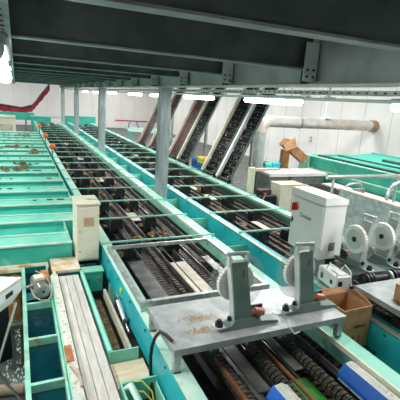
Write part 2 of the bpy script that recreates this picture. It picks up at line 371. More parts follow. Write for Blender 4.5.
# ------------------------------------------------------------------ sorters
YS0, YS1 = .6, 26
def chain_mesh(w, L, pitch, h=.03):
    m = MB(); n = int(L/pitch)
    m.box(-w/2, w/2, 0, L, -.02, 0)
    for i in range(n): y = i*pitch; m.box(-w/2*(.8 if i % 2 else 1), w/2*(.8 if i % 2 else 1), y, y+pitch*.62, 0, h)
    return m
LANES = [.12, .48, .62, .98, 1.12, 1.30]
def sorter(x0, W, label, left, y0, rail_mat):
    o = thing('sorting_conveyor', label, 'conveyor', (x0, 0, 0))
    # left rail: folded profile, cyan face with a cream top lip
    lr = MB().box(0, .012, y0, YS1, .80, 1.1).box(0, .12, y0, YS1, 1.088, 1.10).box(.11, .12, y0, YS1, .86, 1.09).build('side_rail', left, o)
    MB().box(-.006, .115 if x0 < 2 else .05, y0, YS1, 1.101, 1.108).build('top_lip', 'mint_pale' if x0 < 2 else 'cream_top', lr)
    b = MB()
    for i in range(int((YS1-y0)/.5)): b.cyl((-.001, y0+.25+i*.5, 1.045), (-.008, y0+.25+i*.5, 1.045), .012, 8)
    b.build('bolt', 'marks', lr)
    # right rail: wide mint flange
    rr = MB().prism([(W-.14, 1.09), (W-.005, 1.105), (W+.0, 1.09), (W, .84), (W-.012, .84), (W-.012, 1.08), (W-.14, 1.075)], y0, YS1).build('side_rail', 'mint', o)
    MB().box(W-.150, W-.135, y0, YS1, 1.06, 1.10).build('top_lip', 'cream_top', rr)
    # floor of the trough
    MB().box(.07, W-.14, y0, YS1, .80, .815).build('bed', 'black', o)
    # chains
    for k, x in enumerate(LANES):
        x = x*W/1.5
        c = chain_mesh(.075 if k in (0, 5) else .07, YS1-y0, .06).at(0, 0, 0)
        m = MB(); m.v = [(a+x, b_+y0, c_+.935) for a, b_, c_ in c.v]; m.f = c.f
        m.build('roller_chain', 'chain', o)
    # guide strips and panels between the chains
    g = MB()
    for x in (.18, .42, .70, .90, 1.05, 1.24):
        g.box(x*W/1.5-.006, x*W/1.5+.006, y0, YS1, .93, .985)
    g.build('guide_strip', 'panel_grey', o)
    # cross bars and drop boxes
    rnd = random.Random(int(x0*10))
    y = 4.72
    while y < YS1-.2:
        MB().box(-.02, W+.0, y-.010, y+.010, 1.125, 1.143).box(.0, .03, y-.014, y+.014, 1.10, 1.13).box(W-.03, W, y-.014, y+.014, 1.10, 1.13).build('cross_bar', 'mint_dirty', o)
        for x in (.31, .80) if W < 1.46 else (.31, .82):
            MB().box(x*W/1.5-.01, x*W/1.5+.17, y-.04, y-.03, .90, 1.10).box(x*W/1.5-.01, x*W/1.5+.0, y-.03, y+.14, .90, 1.09).box(x*W/1.5+.16, x*W/1.5+.17, y-.03, y+.14, .90, 1.09).box(x*W/1.5, x*W/1.5+.16, y-.03, y-.012, 1.09, 1.12).build('drop_box', 'rubber', o)
        y += 1.005
    # brown leaves and peel caught on the chains
    d = MB()
    for i in range(70):
        yy = rnd.uniform(4.6, 20); xx = rnd.choice([.25, .55, .8, 1.05])*W/1.5+rnd.uniform(-.05, .05)
        d.heap(xx, yy, .96, rnd.uniform(.03, .08), rnd.uniform(.04, .12), rnd.uniform(.03, .07), i, 8)
    tag(d.build('plant_scraps', 'debris', o), None, None, kind='stuff')
    # pale sliding trays between chains
    for yy in ([6.1, 9.2, 12.4, 16.0] if x0 < 2 else [5.2, 7.2, 8.1, 10.4, 13.2]):
        MB().box(.72*W/1.5, .88*W/1.5, yy, yy+.45, .945, .96).build('sliding_tray', 'panel_beige', o)
    for yy in [1.2+3.1*i for i in range(9)]:
        for xx in (.03, W-.05): MB().box(xx-.03, xx+.03, yy-.03, yy+.03, 0, .86).build('leg', 'mint', o)
    return o
S1 = sorter(.90, 1.52, 'long turquoise sorting conveyor on the left of the steel posts', 'cyan', YS0, 'mint')
S2 = sorter(2.82, 1.50, 'long turquoise sorting conveyor on the right of the steel posts', 'cyan', .9, 'mint')
# brackets in the gap between the sorters
for i in range(13):
    y = 4.5+i*1.3
    m = MB().box(2.425, 2.815, y, y+.012, .84, 1.02).box(2.425, 2.815, y, y+.09, .84, .852)
    tag(m.build('tie_bracket', 'mint'), '%s mint tie plate bridging the gap between the two sorters' % ORD[i], 'bracket', 'tie plates between the sorters')
# return rollers seen in the gap are hidden; orange knobs on the left rail
for i, y in enumerate([11.75, 14.6, 18.4]):
    o = thing('signal_knob', ['nearest', 'middle', 'farthest'][i]+' orange knob on a thin rod at the left sorter rail', 'knob', (.86, y, 0), group='orange knobs along the left sorter')
    MB().cyl((0, 0, .95), (0, 0, 1.36), .014, 8).build('rod', 'teal_dark', o)
    MB().ball((0, 0, 1.42), .085, n=16).cyl((0, 0, 1.33), (0, 0, 1.37), .04, 12).build('head', 'orange', o, True)

# ------------------------------------------------------------------ flume tanks on the left
edges = [4.93]
for i in range(16): edges.append(edges[-1]+.93)
for i in range(len(edges)-1):
    a, b = edges[i], edges[i+1]; mid = a+.40
    o = thing('flume_tank', '%s turquoise water flume of the row left of the sorters' % ('nearest' if i == 0 else ORD[i]), 'tank', (-1.6, a, 0), group='turquoise flumes left of the sorters')
    X0, X1 = -2.2, 2.44 if i > 0 else 2.17
    L = b-a
    MB().box(X0, X1, 0, .012, .62, 1.09).build('front_wall', 'teal', o)
    MB().box(X0, X1, -.016, .028, 1.09, 1.108).build('rim', 'rim', o)
    # sloping apron in a lit copy of teal, then an upright wall in plain teal and a shallow back channel
    MB().sheet([(X0, .03, 1.0), (X1, .03, 1.0), (X1, .40, 1.075), (X0, .40, 1.075)], .01).build('apron', 'teal_lit', o)
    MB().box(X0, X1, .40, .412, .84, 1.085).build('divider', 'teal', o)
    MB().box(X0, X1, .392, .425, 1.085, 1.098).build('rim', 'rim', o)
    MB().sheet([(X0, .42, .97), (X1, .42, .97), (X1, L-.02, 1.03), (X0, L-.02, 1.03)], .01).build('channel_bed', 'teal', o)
    MB().box(X1-.014, X1, .012, L-.012, .62, 1.085).build('end_wall', 'mint', o)
    for xx in (-2.1, .1, X1-.12): MB().box(xx, xx+.06, .3, .36, 0, .62).build('leg', 'teal', o)
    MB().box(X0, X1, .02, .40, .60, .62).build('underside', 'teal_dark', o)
    if i > 1:
        r = random.Random(i)
        for k in range(4):
            xx = r.uniform(.9, X1-.2); MB().box(xx, xx+r.uniform(.03, .12), .36, .394, 1.075, 1.092).build('latch', 'marks', o)
# heaps of brown leaves on the flumes
for i, (x, y, sx) in enumerate([(-.12, 9.9, .30), (-.05, 13.9, .34), (.15, 17.2, .28), (.45, 12.8, .12), (.1, 10.6, .2)]):
    m = MB()
    for k in range(9):
        r = random.Random(i*10+k); m.heap(x+r.uniform(-sx, sx), y+r.uniform(-.15, .15), 1.112, r.uniform(.03, .09), r.uniform(.03, .08), r.uniform(.04, .10), k, 9)
    tag(m.build('leaf_heap', 'debris'), ['nearest heap of brown leaves lying on the turquoise flumes', 'middle heap of brown leaves lying on the turquoise flumes', 'far heap of brown leaves lying on the turquoise flumes', 'small dark clump of leaves near the sorter rail on the flumes', 'low brown leaf patch just behind the nearest heap'][i], 'plant waste', kind='stuff')
# cream header box and red lined elevator at the far left
o = thing('header_box', 'cream header box at the far end of the flumes', 'machine', (-.6, 22.2, 0))
MB().box(-1.0, .55, 0, 1.5, .7, 1.45, .02).build('body', 'cream', o)
MB().box(-1.0, .55, -.02, 1.52, 1.46, 1.52).build('lid', 'cream_top', o)
MB().box(-.4, .4, -.02, -.002, .86, 1.16).build('panel', 'panel_beige', o)
for x in (-1, .4): MB().box(x, x+.1, .1, .2, 0, .7).build('leg', 'teal', o)
o = thing('cross_conveyor', 'teal conveyor crossing at the far end below the red lining', 'conveyor', (0, 27.8, 0))
MB().box(-2.4, 1.0, -.5, -.48, 1.05, 1.45).box(-2.4, 1.0, .5, .52, 1.05, 1.45).build('side_rail', 'teal', o)
MB().box(-2.4, 1.0, -.48, .5, 1.2, 1.22).build('belt', 'panel_grey', o)
MB().box(-2.3, -2.2, -.5, -.4, 0, 1.05).box(.8, .9, -.5, -.4, 0, 1.05).build('leg', 'teal', o)
o = thing('red_elevator', 'dark red lined elevator bending upward at the far left wall', 'conveyor', (0, 29.2, 0))
pts = [(-2.6, 1.85), (-.8, 1.80), (.3, 1.66), (.95, 1.85), (1.35, 2.35), (2.05, 3.25)]
w = MB()
for k in range(len(pts)-1):
    (x0, z0), (x1, z1) = pts[k], pts[k+1]; n = 6
    for j in range(n):
        a = j/n; b = (j+1)/n; hh = .36 + .04*math.sin(j*2.1+k)
        h2 = .36 + .04*math.sin((j+1)*2.1+k)
        w.prism([(x0+(x1-x0)*a, z0+(z1-z0)*a-hh), (x0+(x1-x0)*b, z0+(z1-z0)*b-h2), (x0+(x1-x0)*b, z0+(z1-z0)*b), (x0+(x1-x0)*a, z0+(z1-z0)*a)], -.2, .2)
w.build('lining', 'red_cloth', o)
MB().tube([(x, -.24, z+.03) for x, z in pts], .04, 8).tube([(x, .24, z+.03) for x, z in pts], .04, 8).build('frame_rail', 'panel_grey', o)
for x in (-2, .5): MB().box(x, x+.1, -.05, .05, 0, 1.42).build('leg', 'steel', o)

# end gantry beyond the sorters
o = thing('drive_gantry', 'teal drive housing across the far end of the left sorter', 'machine', (.9, 26.4, 0))
MB().box(-.1, 1.0, 0, .6, .9, 1.30, .02).build('housing', 'teal', o)
MB().box(-.12, 1.62, -.02, .62, 1.31, 1.36).build('cover', 'mint', o)
MB().box(0, .1, .1, .2, 0, .9).box(1.4, 1.5, .1, .2, 0, .9).build('leg', 'teal', o)
o = thing('drive_gantry', 'teal drive housing across the far end of the right sorter', 'machine', (2.85, 26.4, 0))
MB().box(-.1, 1.7, 0, .6, .9, 1.42, .02).build('housing', 'teal', o)
MB().box(-.12, 1.72, -.02, .62, 1.43, 1.48).build('cover', 'mint', o)
MB().box(0, .1, .1, .2, 0, .9).box(1.4, 1.5, .1, .2, 0, .9).build('leg', 'teal', o)
o = thing('inclined_feeder', 'pale blue framed feeder in the far background behind the right sorter', 'conveyor', (5.4, 22, 0))
MB().prism([(0, 1.25), (2.2, 1.15), (2.8, .6), (2.8, .5), (2.1, .95), (0, 1.05)], -.4, -.36).prism([(0, 1.25), (2.2, 1.15), (2.8, .6), (2.8, .5), (2.1, .95), (0, 1.05)], .4, .44).build('side_frame', 'rim', o)
MB().sheet([(0, -.36, 1.12), (2.15, -.36, 1.04), (2.15, .4, 1.04), (0, .4, 1.12)], .02).build('belt', 'panel_grey', o)
MB().box(.1, .2, -.4, -.3, 0, 1.05).box(1.9, 2.0, -.4, -.3, 0, 1.0).build('leg', 'teal', o)
MB().tube([(.05, -.4, 1.24), (.1, -.4, 1.55), (.45, -.4, 1.6), (.6, -.4, 1.25)], .03, 6).build('guard_hoop', 'blue_crate', o)
# red fire equipment on far wall
o = thing('fire_cabinet', 'red fire hose cabinet beside the red pipe in the far corner', 'fire cabinet', (11.93, 34.4, 0))
MB().box(-.25, .055, -.45, .45, 1.0, 2.1, .02).build('cabinet', 'red', o)
MB().box(-.262, -.252, -.3, .3, 1.2, 1.9).build('door', 'red_pipe', o)
o = thing('fire_pipe', 'thin red pipe rising up the far corner wall', 'pipe', (11.8, 35.6, 0))
MB().cyl((0, 0, 0), (0, 0, 5.3), .07, 10).build('riser', 'red_pipe', o, True)
MB().cyl((-4, 0, .75), (0, 0, .75), .06, 10).build('branch', 'red_pipe', o, True)
# wall sign
o = tag(MB().box(11.975, 11.985, 14.45, 14.85, 1.35, 1.72).build('wall_sign', 'white'), 'small white sign with a red symbol on the right wall', 'sign')
ring = MB(); ring.box(11.965, 11.974, 14.58, 14.61, 1.42, 1.65).box(11.965, 11.974, 14.69, 14.72, 1.42, 1.65).box(11.965, 11.974, 14.58, 14.72, 1.62, 1.65).box(11.965, 11.974, 14.58, 14.72, 1.42, 1.45).build('symbol', 'red', o)

# ------------------------------------------------------------------ steep conveyors
def steep(y, wid, label, belt, rail, z0=1.13, H=2.37, xb=4.42):
    o = thing('steep_conveyor', label, 'conveyor', (xb, y, 0), group='steep conveyors rising behind the right sorter')
    ang = R(64); dx = math.cos(ang); dz = math.sin(ang); L = H/dz
    def P(u, n): return (dx*u-dz*n, z0+dz*u+dx*n)
    def strip(m, y0, y1, n0, n1, u0=0, u1=L): m.prism([P(u0, n0), P(u1, n0), P(u1, n1), P(u0, n1)], y0, y1)
    b = MB(); strip(b, .0, wid, -.03, 0); bo = b.build('belt', belt, o)
    m = MB()
    for i in range(int(L/.16)): strip(m, .02, wid-.02, 0, .015, i*.16, i*.16+.012)
    m.build('cleat', 'rubber', bo)
    m = MB(); strip(m, wid, wid+.085, -.12, .07); m.build('side_rail', rail, o)
    m = MB(); strip(m, -.02, 0, -.03, .02); m.build('edge_rail', 'steel_dark', o)
    for i in range(int(L/.28)):
        m = MB(); strip(m, wid+.085, wid+.125, -.02, .05, i*.28, i*.28+.15); m.build('guard_link', 'rubber', o)
    MB().box(.06, .12, .1, .18, 0, z0+.05).build('leg', 'steel', o)
    MB().box(.78, .84, wid-.1, wid-.02, 0, z0+1.45).build('leg', 'steel', o)
    MB().cyl((dx*.02, -.02, z0), (dx*.02, wid+.02, z0), .05, 14).build('tail_drum', 'rubber', o)
    return o
cons = [(8.1, .50, 'belt_black', 'rail_white', 'nearest steep black conveyor with a white side rail'),
        (8.88, .60, 'belt_black', 'rail_cream', 'second steep black conveyor with a cream side rail'),
        (10.7, .62, 'belt_black', 'rail_cream', 'third steep conveyor, black belt and pale cream rail beside the blue crates'),
        (11.65, .55, 'dark_red', 'rail_pink', 'dark red steep conveyor right of the nearest post'),
        (13.7, .6, 'dark_red', 'rail_pink', 'far dark red steep conveyor just left of the nearest post'),
        (15.1, .6, 'dark_red', 'rail_pink', 'farthest small red steep conveyor near the fire cabinet')]
for y, w_, b, r_, l in cons: steep(y, w_, l, b, r_)

# crates between the steep conveyors
def crate(loc, m, label, s=(.5, .4, .28), fill=None):
    o = thing('plastic_crate', label, 'crate', loc)
    a, b, c = s
    k = MB().box(0, a, 0, .015, 0, c).box(0, a, b-.015, b, 0, c).box(0, .015, .015, b-.015, 0, c).box(a-.015, a, .015, b-.015, 0, c).box(.015, a-.015, .015, b-.015, 0, .015)
    k.box(-.012, a+.012, -.012, 0, c-.03, c).box(-.012, 0, 0, b, c-.03, c).build('shell', m, o)
    s_ = MB()
    for i in range(4): s_.box(-.004, 0, .05+i*b/4.6, .05+i*b/4.6+.03, .05, c-.07)
    s_.build('vent_slot', 'black', o)
    return o
tb = thing('packing_table', 'steel table under the blue crates between the steep conveyors', 'table', (4.46, 9.72, 0))
MB().box(0, .95, 0, .85, 1.02, 1.06).build('table_top', 'steel', tb)
for a, b in ((.02, .02), (.89, .02), (.02, .79), (.89, .79)): MB().box(a, a+.04, b, b+.04, 0, 1.02).build('leg', 'steel', tb)
crate((4.52, 9.78, 1.06), 'blue_crate', 'blue plastic crate on the table, lower of the two beside the cream rail', (.6, .4, .2))
crate((4.52, 9.78, 1.26), 'yellow', 'yellow crate stacked on the blue crate', (.6, .4, .14))
crate((4.52, 10.22, 1.06), 'blue_crate', 'blue plastic crate behind the stacked one', (.6, .33, .26))
m = MB(); r = random.Random(3)
o = None
for k in range(7):
    q = tag(MB().ball((4.60+.072*k, 9.93+.06*(k % 3), 1.385), .045, n=10).build('orange', 'orange_fruit', None, True), 'round orange fruit lying in the yellow crate', 'fruit', 'oranges in the yellow crate')

# ------------------------------------------------------------------ duct
o = thing('air_duct', 'shiny insulated duct with an elbow, running into the right wall', 'duct', (7.15, 11.2, 0))
MB().cyl((.32, 0, 2.40), (4.84, 0, 2.40), .185, 28).build('horizontal_pipe', 'duct', o, True)
MB().tube([(.34, 0, 2.40), (.2, 0, 2.39), (.08, 0, 2.31), (.01, 0, 2.2), (0, 0, 2.05)], .18, 24).build('elbow', 'duct', o, True)
lab(MB().cyl((0, 0, .9), (0, 0, 2.1), .17, 28).build('vertical_pipe', 'shiny', o, True), 'bright metal vertical duct section')
MB().ring((1.4, 0, 2.4), (1.46, 0, 2.4), .18, .2, 28).build('clamp_band', 'steel', o, True)
MB().ring((4.6, 0, 2.4), (4.84, 0, 2.4), .186, .21, 28).build('wall_collar', 'collar', o, True)
MB().cyl((0, 0, .5), (0, 0, .92), .22, 24).cyl((0, 0, 0), (0, 0, .5), .18, 20).build('base_sleeve', 'rubber', o, True)
MB().cyl((2.5, 0, 2.58), (2.5, 0, 3.25), .02, 10).box(2.35, 2.65, -.18, .18, 2.58, 2.6).cyl((2.4, -.1, 2.5), (2.4, -.1, 2.66), .03, 8).cyl((2.6, -.1, 2.5), (2.6, -.1, 2.66), .03, 8).build('hanger', 'white', o)
o = tag(MB().box(9.4, 9.9, 11.1, 11.3, 3.25, 3.3).box(9.6, 9.7, 11.15, 11.25, 3.3, 5.6).build('duct_support', 'steel'), 'steel drop bracket holding up the duct', 'bracket')
# dark wall column behind the elbow
struct(MB().box(8.7, 8.95, 14.0, 14.25, 0, 5.6).build('trim_2', 'steel_dark'), 'dark steel column behind the duct elbow', 'column')

# ------------------------------------------------------------------ machines in the middle right
o = thing('control_box', 'cream floor cabinet behind the right sorter, left of the white cabinet', 'cabinet', (5.35, 7.35, 0))
MB().box(0, .62, 0, .4, .05, 1.16, .01).build('body', 'cream', o)
MB().box(-.01, .63, -.01, .41, 1.162, 1.19).build('top', 'wood', o)
MB().box(.33, .345, -.006, -.001, .1, 1.1).build('door_gap', 'steel', o)
MB().box(.02, .6, .02, .38, 0, .048).build('plinth', 'rubber', o)
o = thing('pump_unit', 'black pump unit at the foot of the duct beside the cream cabinet', 'pump', (4.78, 7.35, 0))
MB().box(0, .5, 0, .4, 0, .95, .02).build('body', 'rubber', o)
MB().cyl((.25, -.12, .7), (.25, 0, .7), .12, 18).build('rotor_cover', 'chain_dark', o, True)
MB().tube([(.05, -.05, .5), (.0, -.12, .8), (.12, -.1, 1.02), (.2, .1, .98)], .02, 8).build('pipe', 'copper', o)
MB().box(.1, .4, .1, .3, .955, 1.05).build('valve_block', 'chain', o)
o = thing('frame_post', 'pale green upright post with a shelf arm behind the sorter', 'post', (4.62, 7.5, 0))
MB().box(0, .12, 0, .12, 0, 1.55).build('upright', 'cream_top', o)
MB().box(.12, .75, .02, .1, 1.48, 1.53).build('arm', 'cream', o)
o = thing('work_bench', 'grey work bench with cluttered beige top behind the cream cabinet', 'bench', (5.45, 8.0, 0))
MB().box(0, 1.75, 0, .7, 1.26, 1.31).build('bench_top', 'rail_pink', o)
MB().box(.05, 1.70, .05, .65, .05, 1.258).build('cabinet_body', 'steel', o)
MB().box(0, 1.75, -.02, -.002, 1.24, 1.32).build('edge_strip', 'white', o)
MB().box(.6, .66, .02, .045, .05, 1.255).build('upright', 'steel_dark', o)
for i, (x, y, a, l) in enumerate([(5.5, 8.08, 8, 'white flat sheet lying on the left of the grey bench'), (6.05, 8.2, -12, 'white flat sheet lying in the middle of the grey bench'), (6.65, 8.08, 15, 'white flat sheet lying on the right of the grey bench')]):
    q = MB().at(0, 0, 0, rz=a).box(0, .45, 0, .3, 0, .02, .004).box(.05, .4, .05, .25, .02, .03).build('tray_sheet', 'rail_white'); q.location = (x, y, 1.312)
    tag(q, l, 'sheet')
o = thing('cardboard_carton', 'brown open carton leaning on the bench below the duct', 'box', (6.33, 8.8, 1.35), rz=-15)
m = MB().at(0, 0, 0, ry=36)
m.box(0, .75, 0, .35, 0, .012).box(0, .75, 0, .012, .012, .22).box(0, .75, .338, .35, .012, .22).box(0, .012, .012, .338, .012, .22)
for i in range(len(m.v)): x, y, z = m.v[i]; m.v[i] = (x, y, z+.55)
m.build('shell', 'cardboard_in', o)
MB().box(.05, .22, .05, .3, -.04, .42).build('prop_block', 'cardboard_in', o)
MB().sheet([(.0, .0, .62), (.3, .0, .78), (.3, -.2, .55), (0, -.2, .42)], .01).build('flap', 'cardboard_in', o)
o = thing('drive_motor', 'small teal drive motor on the bench below the duct', 'motor', (5.75, 8.42, 1.312))
MB().box(.05, .30, 0, .18, .0, .2, .02).build('gearbox', 'cyan', o)
MB().cyl((.05, .09, .12), (-.14, .09, .12), .075, 16).build('motor_body', 'teal', o, True)
MB().box(.3, .34, .04, .14, .05, .2).build('flange', 'rubber', o)

# long turquoise bath on the right
o = thing('wash_bath', 'long turquoise washing bath near the right wall', 'tank', (7.3, 2.5, 0))
MB().box(0, .02, 0, 6.7, .95, 1.62).box(0, 2.6, 6.68, 6.7, .95, 1.62).box(2.58, 2.6, 0, 6.68, .95, 1.7).box(.02, 2.58, 0, .02, .95, 1.62).build('side_wall', 'teal', o)
MB().box(-.03, 0, -.02, 6.72, 1.30, 1.325).build('rib', 'rim', o)
MB().box(-.04, .06, -.02, 6.72, 1.622, 1.65).build('rim', 'mint', o)
MB().sheet([(.06, 0, 1.5), (2.55, 0, 1.66), (2.55, 6.68, 1.66), (.06, 6.68, 1.5)], .01).build('cover', 'teal', o)
MB().box(.3, .38, .2, 6.4, 1.60, 1.66).box(1.0, 1.04, .2, 6.4, 1.62, 1.66).build('cover_hinge', 'marks', o)
MB().box(-.05, .0, 6.35, 6.75, .96, 1.62).build('end_post', 'mint', o)
MB().box(.1, 2.5, .1, 6.6, .8, .95).build('undercut', 'steel_dark', o)
for yy in (.3, 3.2, 6.2):
    for xx in (.1, 2.4): MB().box(xx, xx+.1, yy, yy+.1, 0, .8).build('leg', 'teal', o)
MB().tube([(.5, -.2, 1.72), (.5, 3.0, 1.72), (1.2, 3.2, 1.72), (1.2, 5, 1.72)], .035, 8).build('spray_pipe', 'marks', o)
o = thing('roller_ledge', 'pale ledge with dark rollers in front of the turquoise bath', 'conveyor', (6.2, 2.5, 0))
MB().box(.04, .6, 0, 5.2, .9, 1.06).build('table_body', 'steel_dark', o)
lab(MB().box(.6, 1.0, 0, 5.2, .9, 1.12).build('pale_strip', 'rail_pink', o), 'pinkish pale strip along the bath')
MB().box(.0, .04, 0, 5.2, .9, 1.12).build('side_rail', 'wood', o)
m = MB()
for i in range(46): m.cyl((.08, .1+i*.11, 1.11), (.42, .1+i*.11, 1.11), .035, 10)
m.build('roller', 'rubber', o)
MB().box(.1, .18, .2, .28, 0, .9).box(.1, .18, 4.8, 4.88, 0, .9).build('leg', 'steel', o)

# grey machine panel right of sorter 2
o = thing('guard_panel', 'speckled grey machine guard beside the right sorter behind the reels', 'machine', (4.42, 2.0, 0))
MB().box(0, .02, 0, 2.6, .7, 1.74).build('front_panel', 'galv', o)
MB().box(-.01, .09, 0, 2.6, 1.742, 1.76).build('top_ledge', 'rail_pink', o)
MB().box(.02, .5, 2.58, 2.6, .7, 1.74).box(.02, .5, 0, .02, .7, 1.74).build('end_panel', 'galv', o)
MB().box(0, .06, .1, .16, 0, .7).box(0, .06, 2.4, 2.46, 0, .7).build('leg', 'steel', o)
# handrail
o = thing('hand_rail', 'bent stainless steel handrail behind the white cabinet', 'rail', (4.6, 5.0, 0))
MB().cyl((-.06, 0, 1.84), (1.58, 0, 1.84), .033, 16).cyl((-.09, 0, 1.84), (-.03, 0, 1.84), .04, 16).build('top_rail', 'shiny', o, True)
MB().tube([(.32, 0, 1.2), (.32, 0, 1.62), (.36, 0, 1.70), (.45, 0, 1.72), (.62, 0, 1.72), (.66, 0, 1.70), (.68, 0, 1.60), (.68, 0, 1.2)], .02, 10).build('stanchion', 'shiny', o, True)
MB().tube([(1.32, 0, .9), (1.32, 0, 1.45), (1.36, 0, 1.58), (1.45, 0, 1.68), (1.6, 0, 1.74), (1.55, 0, 1.80)], .032, 12).build('post', 'shiny', o, True)
for x in (.05, 1.5): MB().cyl((x, 0, 0), (x, 0, 1.83), .022, 10).build('post', 'shiny', o, True)

# ------------------------------------------------------------------ near left: cabinet 1
o = thing('junction_cabinet', 'cream electrical box with a tan label on the left sorter rail', 'cabinet', (.60, 4.72, .92))
MB().box(0, .262, 0, .40, 0, .70, .008).build('body', 'cream', o)
lab(MB().box(.022, .250, -.012, -.001, .03, .675, .003).build('door', 'cream', o), 'cream door panel')
MB().box(-.012, .274, -.02, .41, .702, .722, .003).build('rain_lid', 'cream_top', o)
MB().box(.08, .195, -.016, -.0125, .44, .55).build('warning_label', 'tag_tan', o)
m = MB()
for i in range(4): m.box(.085, .19, -.0175, -.0165, .46+i*.022, .464+i*.022)
m.build('label_line', 'rust', o)
MB().cyl((.032, -.014, .38), (.032, -.02, .38), .008, 8).cyl((.032, -.014, .13), (.032, -.02, .13), .008, 8).build('lock', 'black', o)
MB().box(.02, .24, .05, .35, -.06, -.002).build('mount', 'black', o)

# ---- white belt lane and painted frames at lower left
o = thing('white_belt_conveyor', 'narrow conveyor with three white belt strips at the lower left', 'conveyor', (.36, 1.4, 0))
for i in range(3): MB().box(.003+.071*i, .069+.071*i, 0, 3.0, .882, .90, .003).build('belt_strip', 'belt_white', o)
MB().box(0, .215, 0, 3.0, .80, .88).build('bed', 'panel_grey', o)
MB().cyl((.0, 3.0, .855), (.215, 3.0, .855), .035, 16).build('end_roller', 'steel', o, True)
for yy in (.3, 2.7): MB().box(.03, .09, yy, yy+.06, 0, .80).build('leg', 'mint', o)
o = thing('painted_frame', 'speckled cream side frame with rust patches left of the white belt', 'frame', (.275, 1.4, 0))
MB().box(0, .07, 0, 2.95, .80, .955).build('channel', 'speckle', o)
lab(MB().box(-.004, .05, 1.35, 1.56, .93, .962).build('rust_patch', 'rust', o), 'orange rusted patch')
MB().box(-.008, 0, 0, 2.95, .80, .94).build('inner_lip', 'mint', o)
m = MB(); r = random.Random(2)
for i in range(26): y = r.uniform(1.5, 2.9); x = r.uniform(.01, .06); m.box(x, x+.006, y, y+.012, .955, .957)
m.build('paint_chip', 'white', o)
for yy in (.3, 2.6): MB().box(.01, .06, yy, yy+.05, 0, .80).build('leg', 'mint', o)
t = MB().tube([(.30, 2.72, .93), (.29, 2.66, .99), (.315, 2.58, 1.0), (.335, 2.5, .99), (.335, 2.44, .968)], .011, 8).build('grey_hose', 'hose_beige', None, True)
tag(t, 'short brown hose looping over the rusted spot of the cream frame', 'hose')
o = thing('end_box', 'teal end box with an orange rusted lid behind the white belt', 'machine', (.34, 4.5, 0))
MB().box(0, .25, 0, .36, .55, .89).build('body', 'teal_dark', o)
lab(MB().box(-.04, .27, .0, .38, .892, .925).build('lid', 'rust_cream', o), 'cream lid stained orange with rust')
MB().box(-.035, -.005, -.12, 0, .72, .93).build('side_strap', 'speckle', o)
MB().box(.02, .07, .1, .15, 0, .55).box(.18, .23, .1, .15, 0, .55).build('leg', 'teal', o)

# ---- dark glazed compartments
o = thing('dip_tank', 'mint framed tank of dark blue water compartments at the lower left', 'tank', (0, 1.4, 0))
MB().box(-.015, .02, 0, 3.35, .55, .90).box(.245, .262, 0, 3.35, .55, .90).build('long_rail', 'mint_dirty', o)
for y in (1.24, 1.82, 2.44): MB().box(.02, .245, y, y+.03, .836, .90).build('cross_rail', 'mint_dirty', o)
MB().box(.02, .245, 3.32, 3.35, .55, .90).build('end_wall', 'teal_dark', o)
MB().box(.02, .245, 0, 3.32, .60, .835).build('dark_water', 'water', o)
for yy in (.1, 3.0): MB().box(-.01, .04, yy, yy+.05, 0, .55).box(.2, .25, yy, yy+.05, 0, .55).build('leg', 'mint', o)
# motor
o = thing('electric_motor', 'round grey electric motor with a cable loop on the dark tank', 'motor', (.145, 4.02, .95), rz=12)
o.scale = (.88, .88, .88)
MB().cyl((0, -.15, .05), (0, .13, .08), .07, 24).build('motor_body', 'motor', o, True)
m = MB()
for i in range(20):
    a = 2*math.pi*i/20
    m.at(0, 0, 0).cyl((.072*math.cos(a), -.12, .053+.072*math.sin(a)), (.072*math.cos(a), .1, .077+.072*math.sin(a)), .004, 5)
m.build('cooling_fin', 'motor', o)
MB().ring((0, -.165, .05), (0, -.148, .05), .028, .066, 24).cyl((0, -.16, .05), (0, -.152, .05), .03, 16).build('fan_cover', 'steel', o, True)
MB().cyl((0, -.17, .05), (0, -.165, .05), .014, 12).build('shaft_end', 'black', o)
MB().box(-.05, .05, -.04, .06, .125, .17, .008).build('terminal_box', 'rail_cream', o)
MB().box(-.07, .07, -.1, .1, -.06, -.02).build('foot', 'steel', o)
MB().cyl((-.15, .0, .06), (-.06, .0, .07), .022, 12).build('gland_arm', 'motor', o, True)
MB().tube([(-.10, .02, .06), (-.09, -.12, .0), (-.04, -.2, -.03), (.04, -.22, -.03), (.10, -.14, 0), (.12, -.02, .04), (.09, .1, .12), (0, .16, .17)], .007, 8).build('cable', 'hose_beige', o, True)
MB().box(-.155, .125, -.08, .1, -.064, -.0601).build('mount_plate', 'teal_dark', o)
o = tag(MB().at(0, 0, 0).box(.17, .26, 4.24, 4.5, .905, .96, .01).build('rusty_bracket', 'rust'), 'rust orange bracket behind the round motor', 'bracket')

# ---- folding tray stand at far left
o = thing('hopper_stand', 'white tilted hopper on a crossed steel folding stand at the left edge', 'stand', (-.015, 3.62, 0))
top = [(0, 0), (-.30, .12), (-.62, -.24), (-.26, -.40)]
m = MB(); m.prism(top, 1.26, 1.285, 'z'); m.build('tray_top', 'belt_white', o)
m = MB(); n = len(top); cx = sum(p[0] for p in top)/4; cy_ = sum(p[1] for p in top)/4
low = [(cx+(p[0]-cx)*.72, cy_+(p[1]-cy_)*.72) for p in top]
vs = [(x, y, 1.258) for x, y in top] + [(x, y, 1.17) for x, y in top] + [(x, y, 1.07) for x, y in low]
fs = [(0, 1, 2, 3), (8, 9, 10, 11)] + [(i, (i+1) % 4, 4+(i+1) % 4, 4+i) for i in range(4)] + [(4+i, 4+(i+1) % 4, 8+(i+1) % 4, 8+i) for i in range(4)]
m.add(vs, fs).build('hopper_body', 'rail_white', o)
a = Vector((0, 0, 0)); b = Vector((-.26, -.40, 0)); d = (b-a).normalized(); nrm = Vector((-d.y, d.x, 0))*-1
if nrm.y > 0: nrm = -nrm
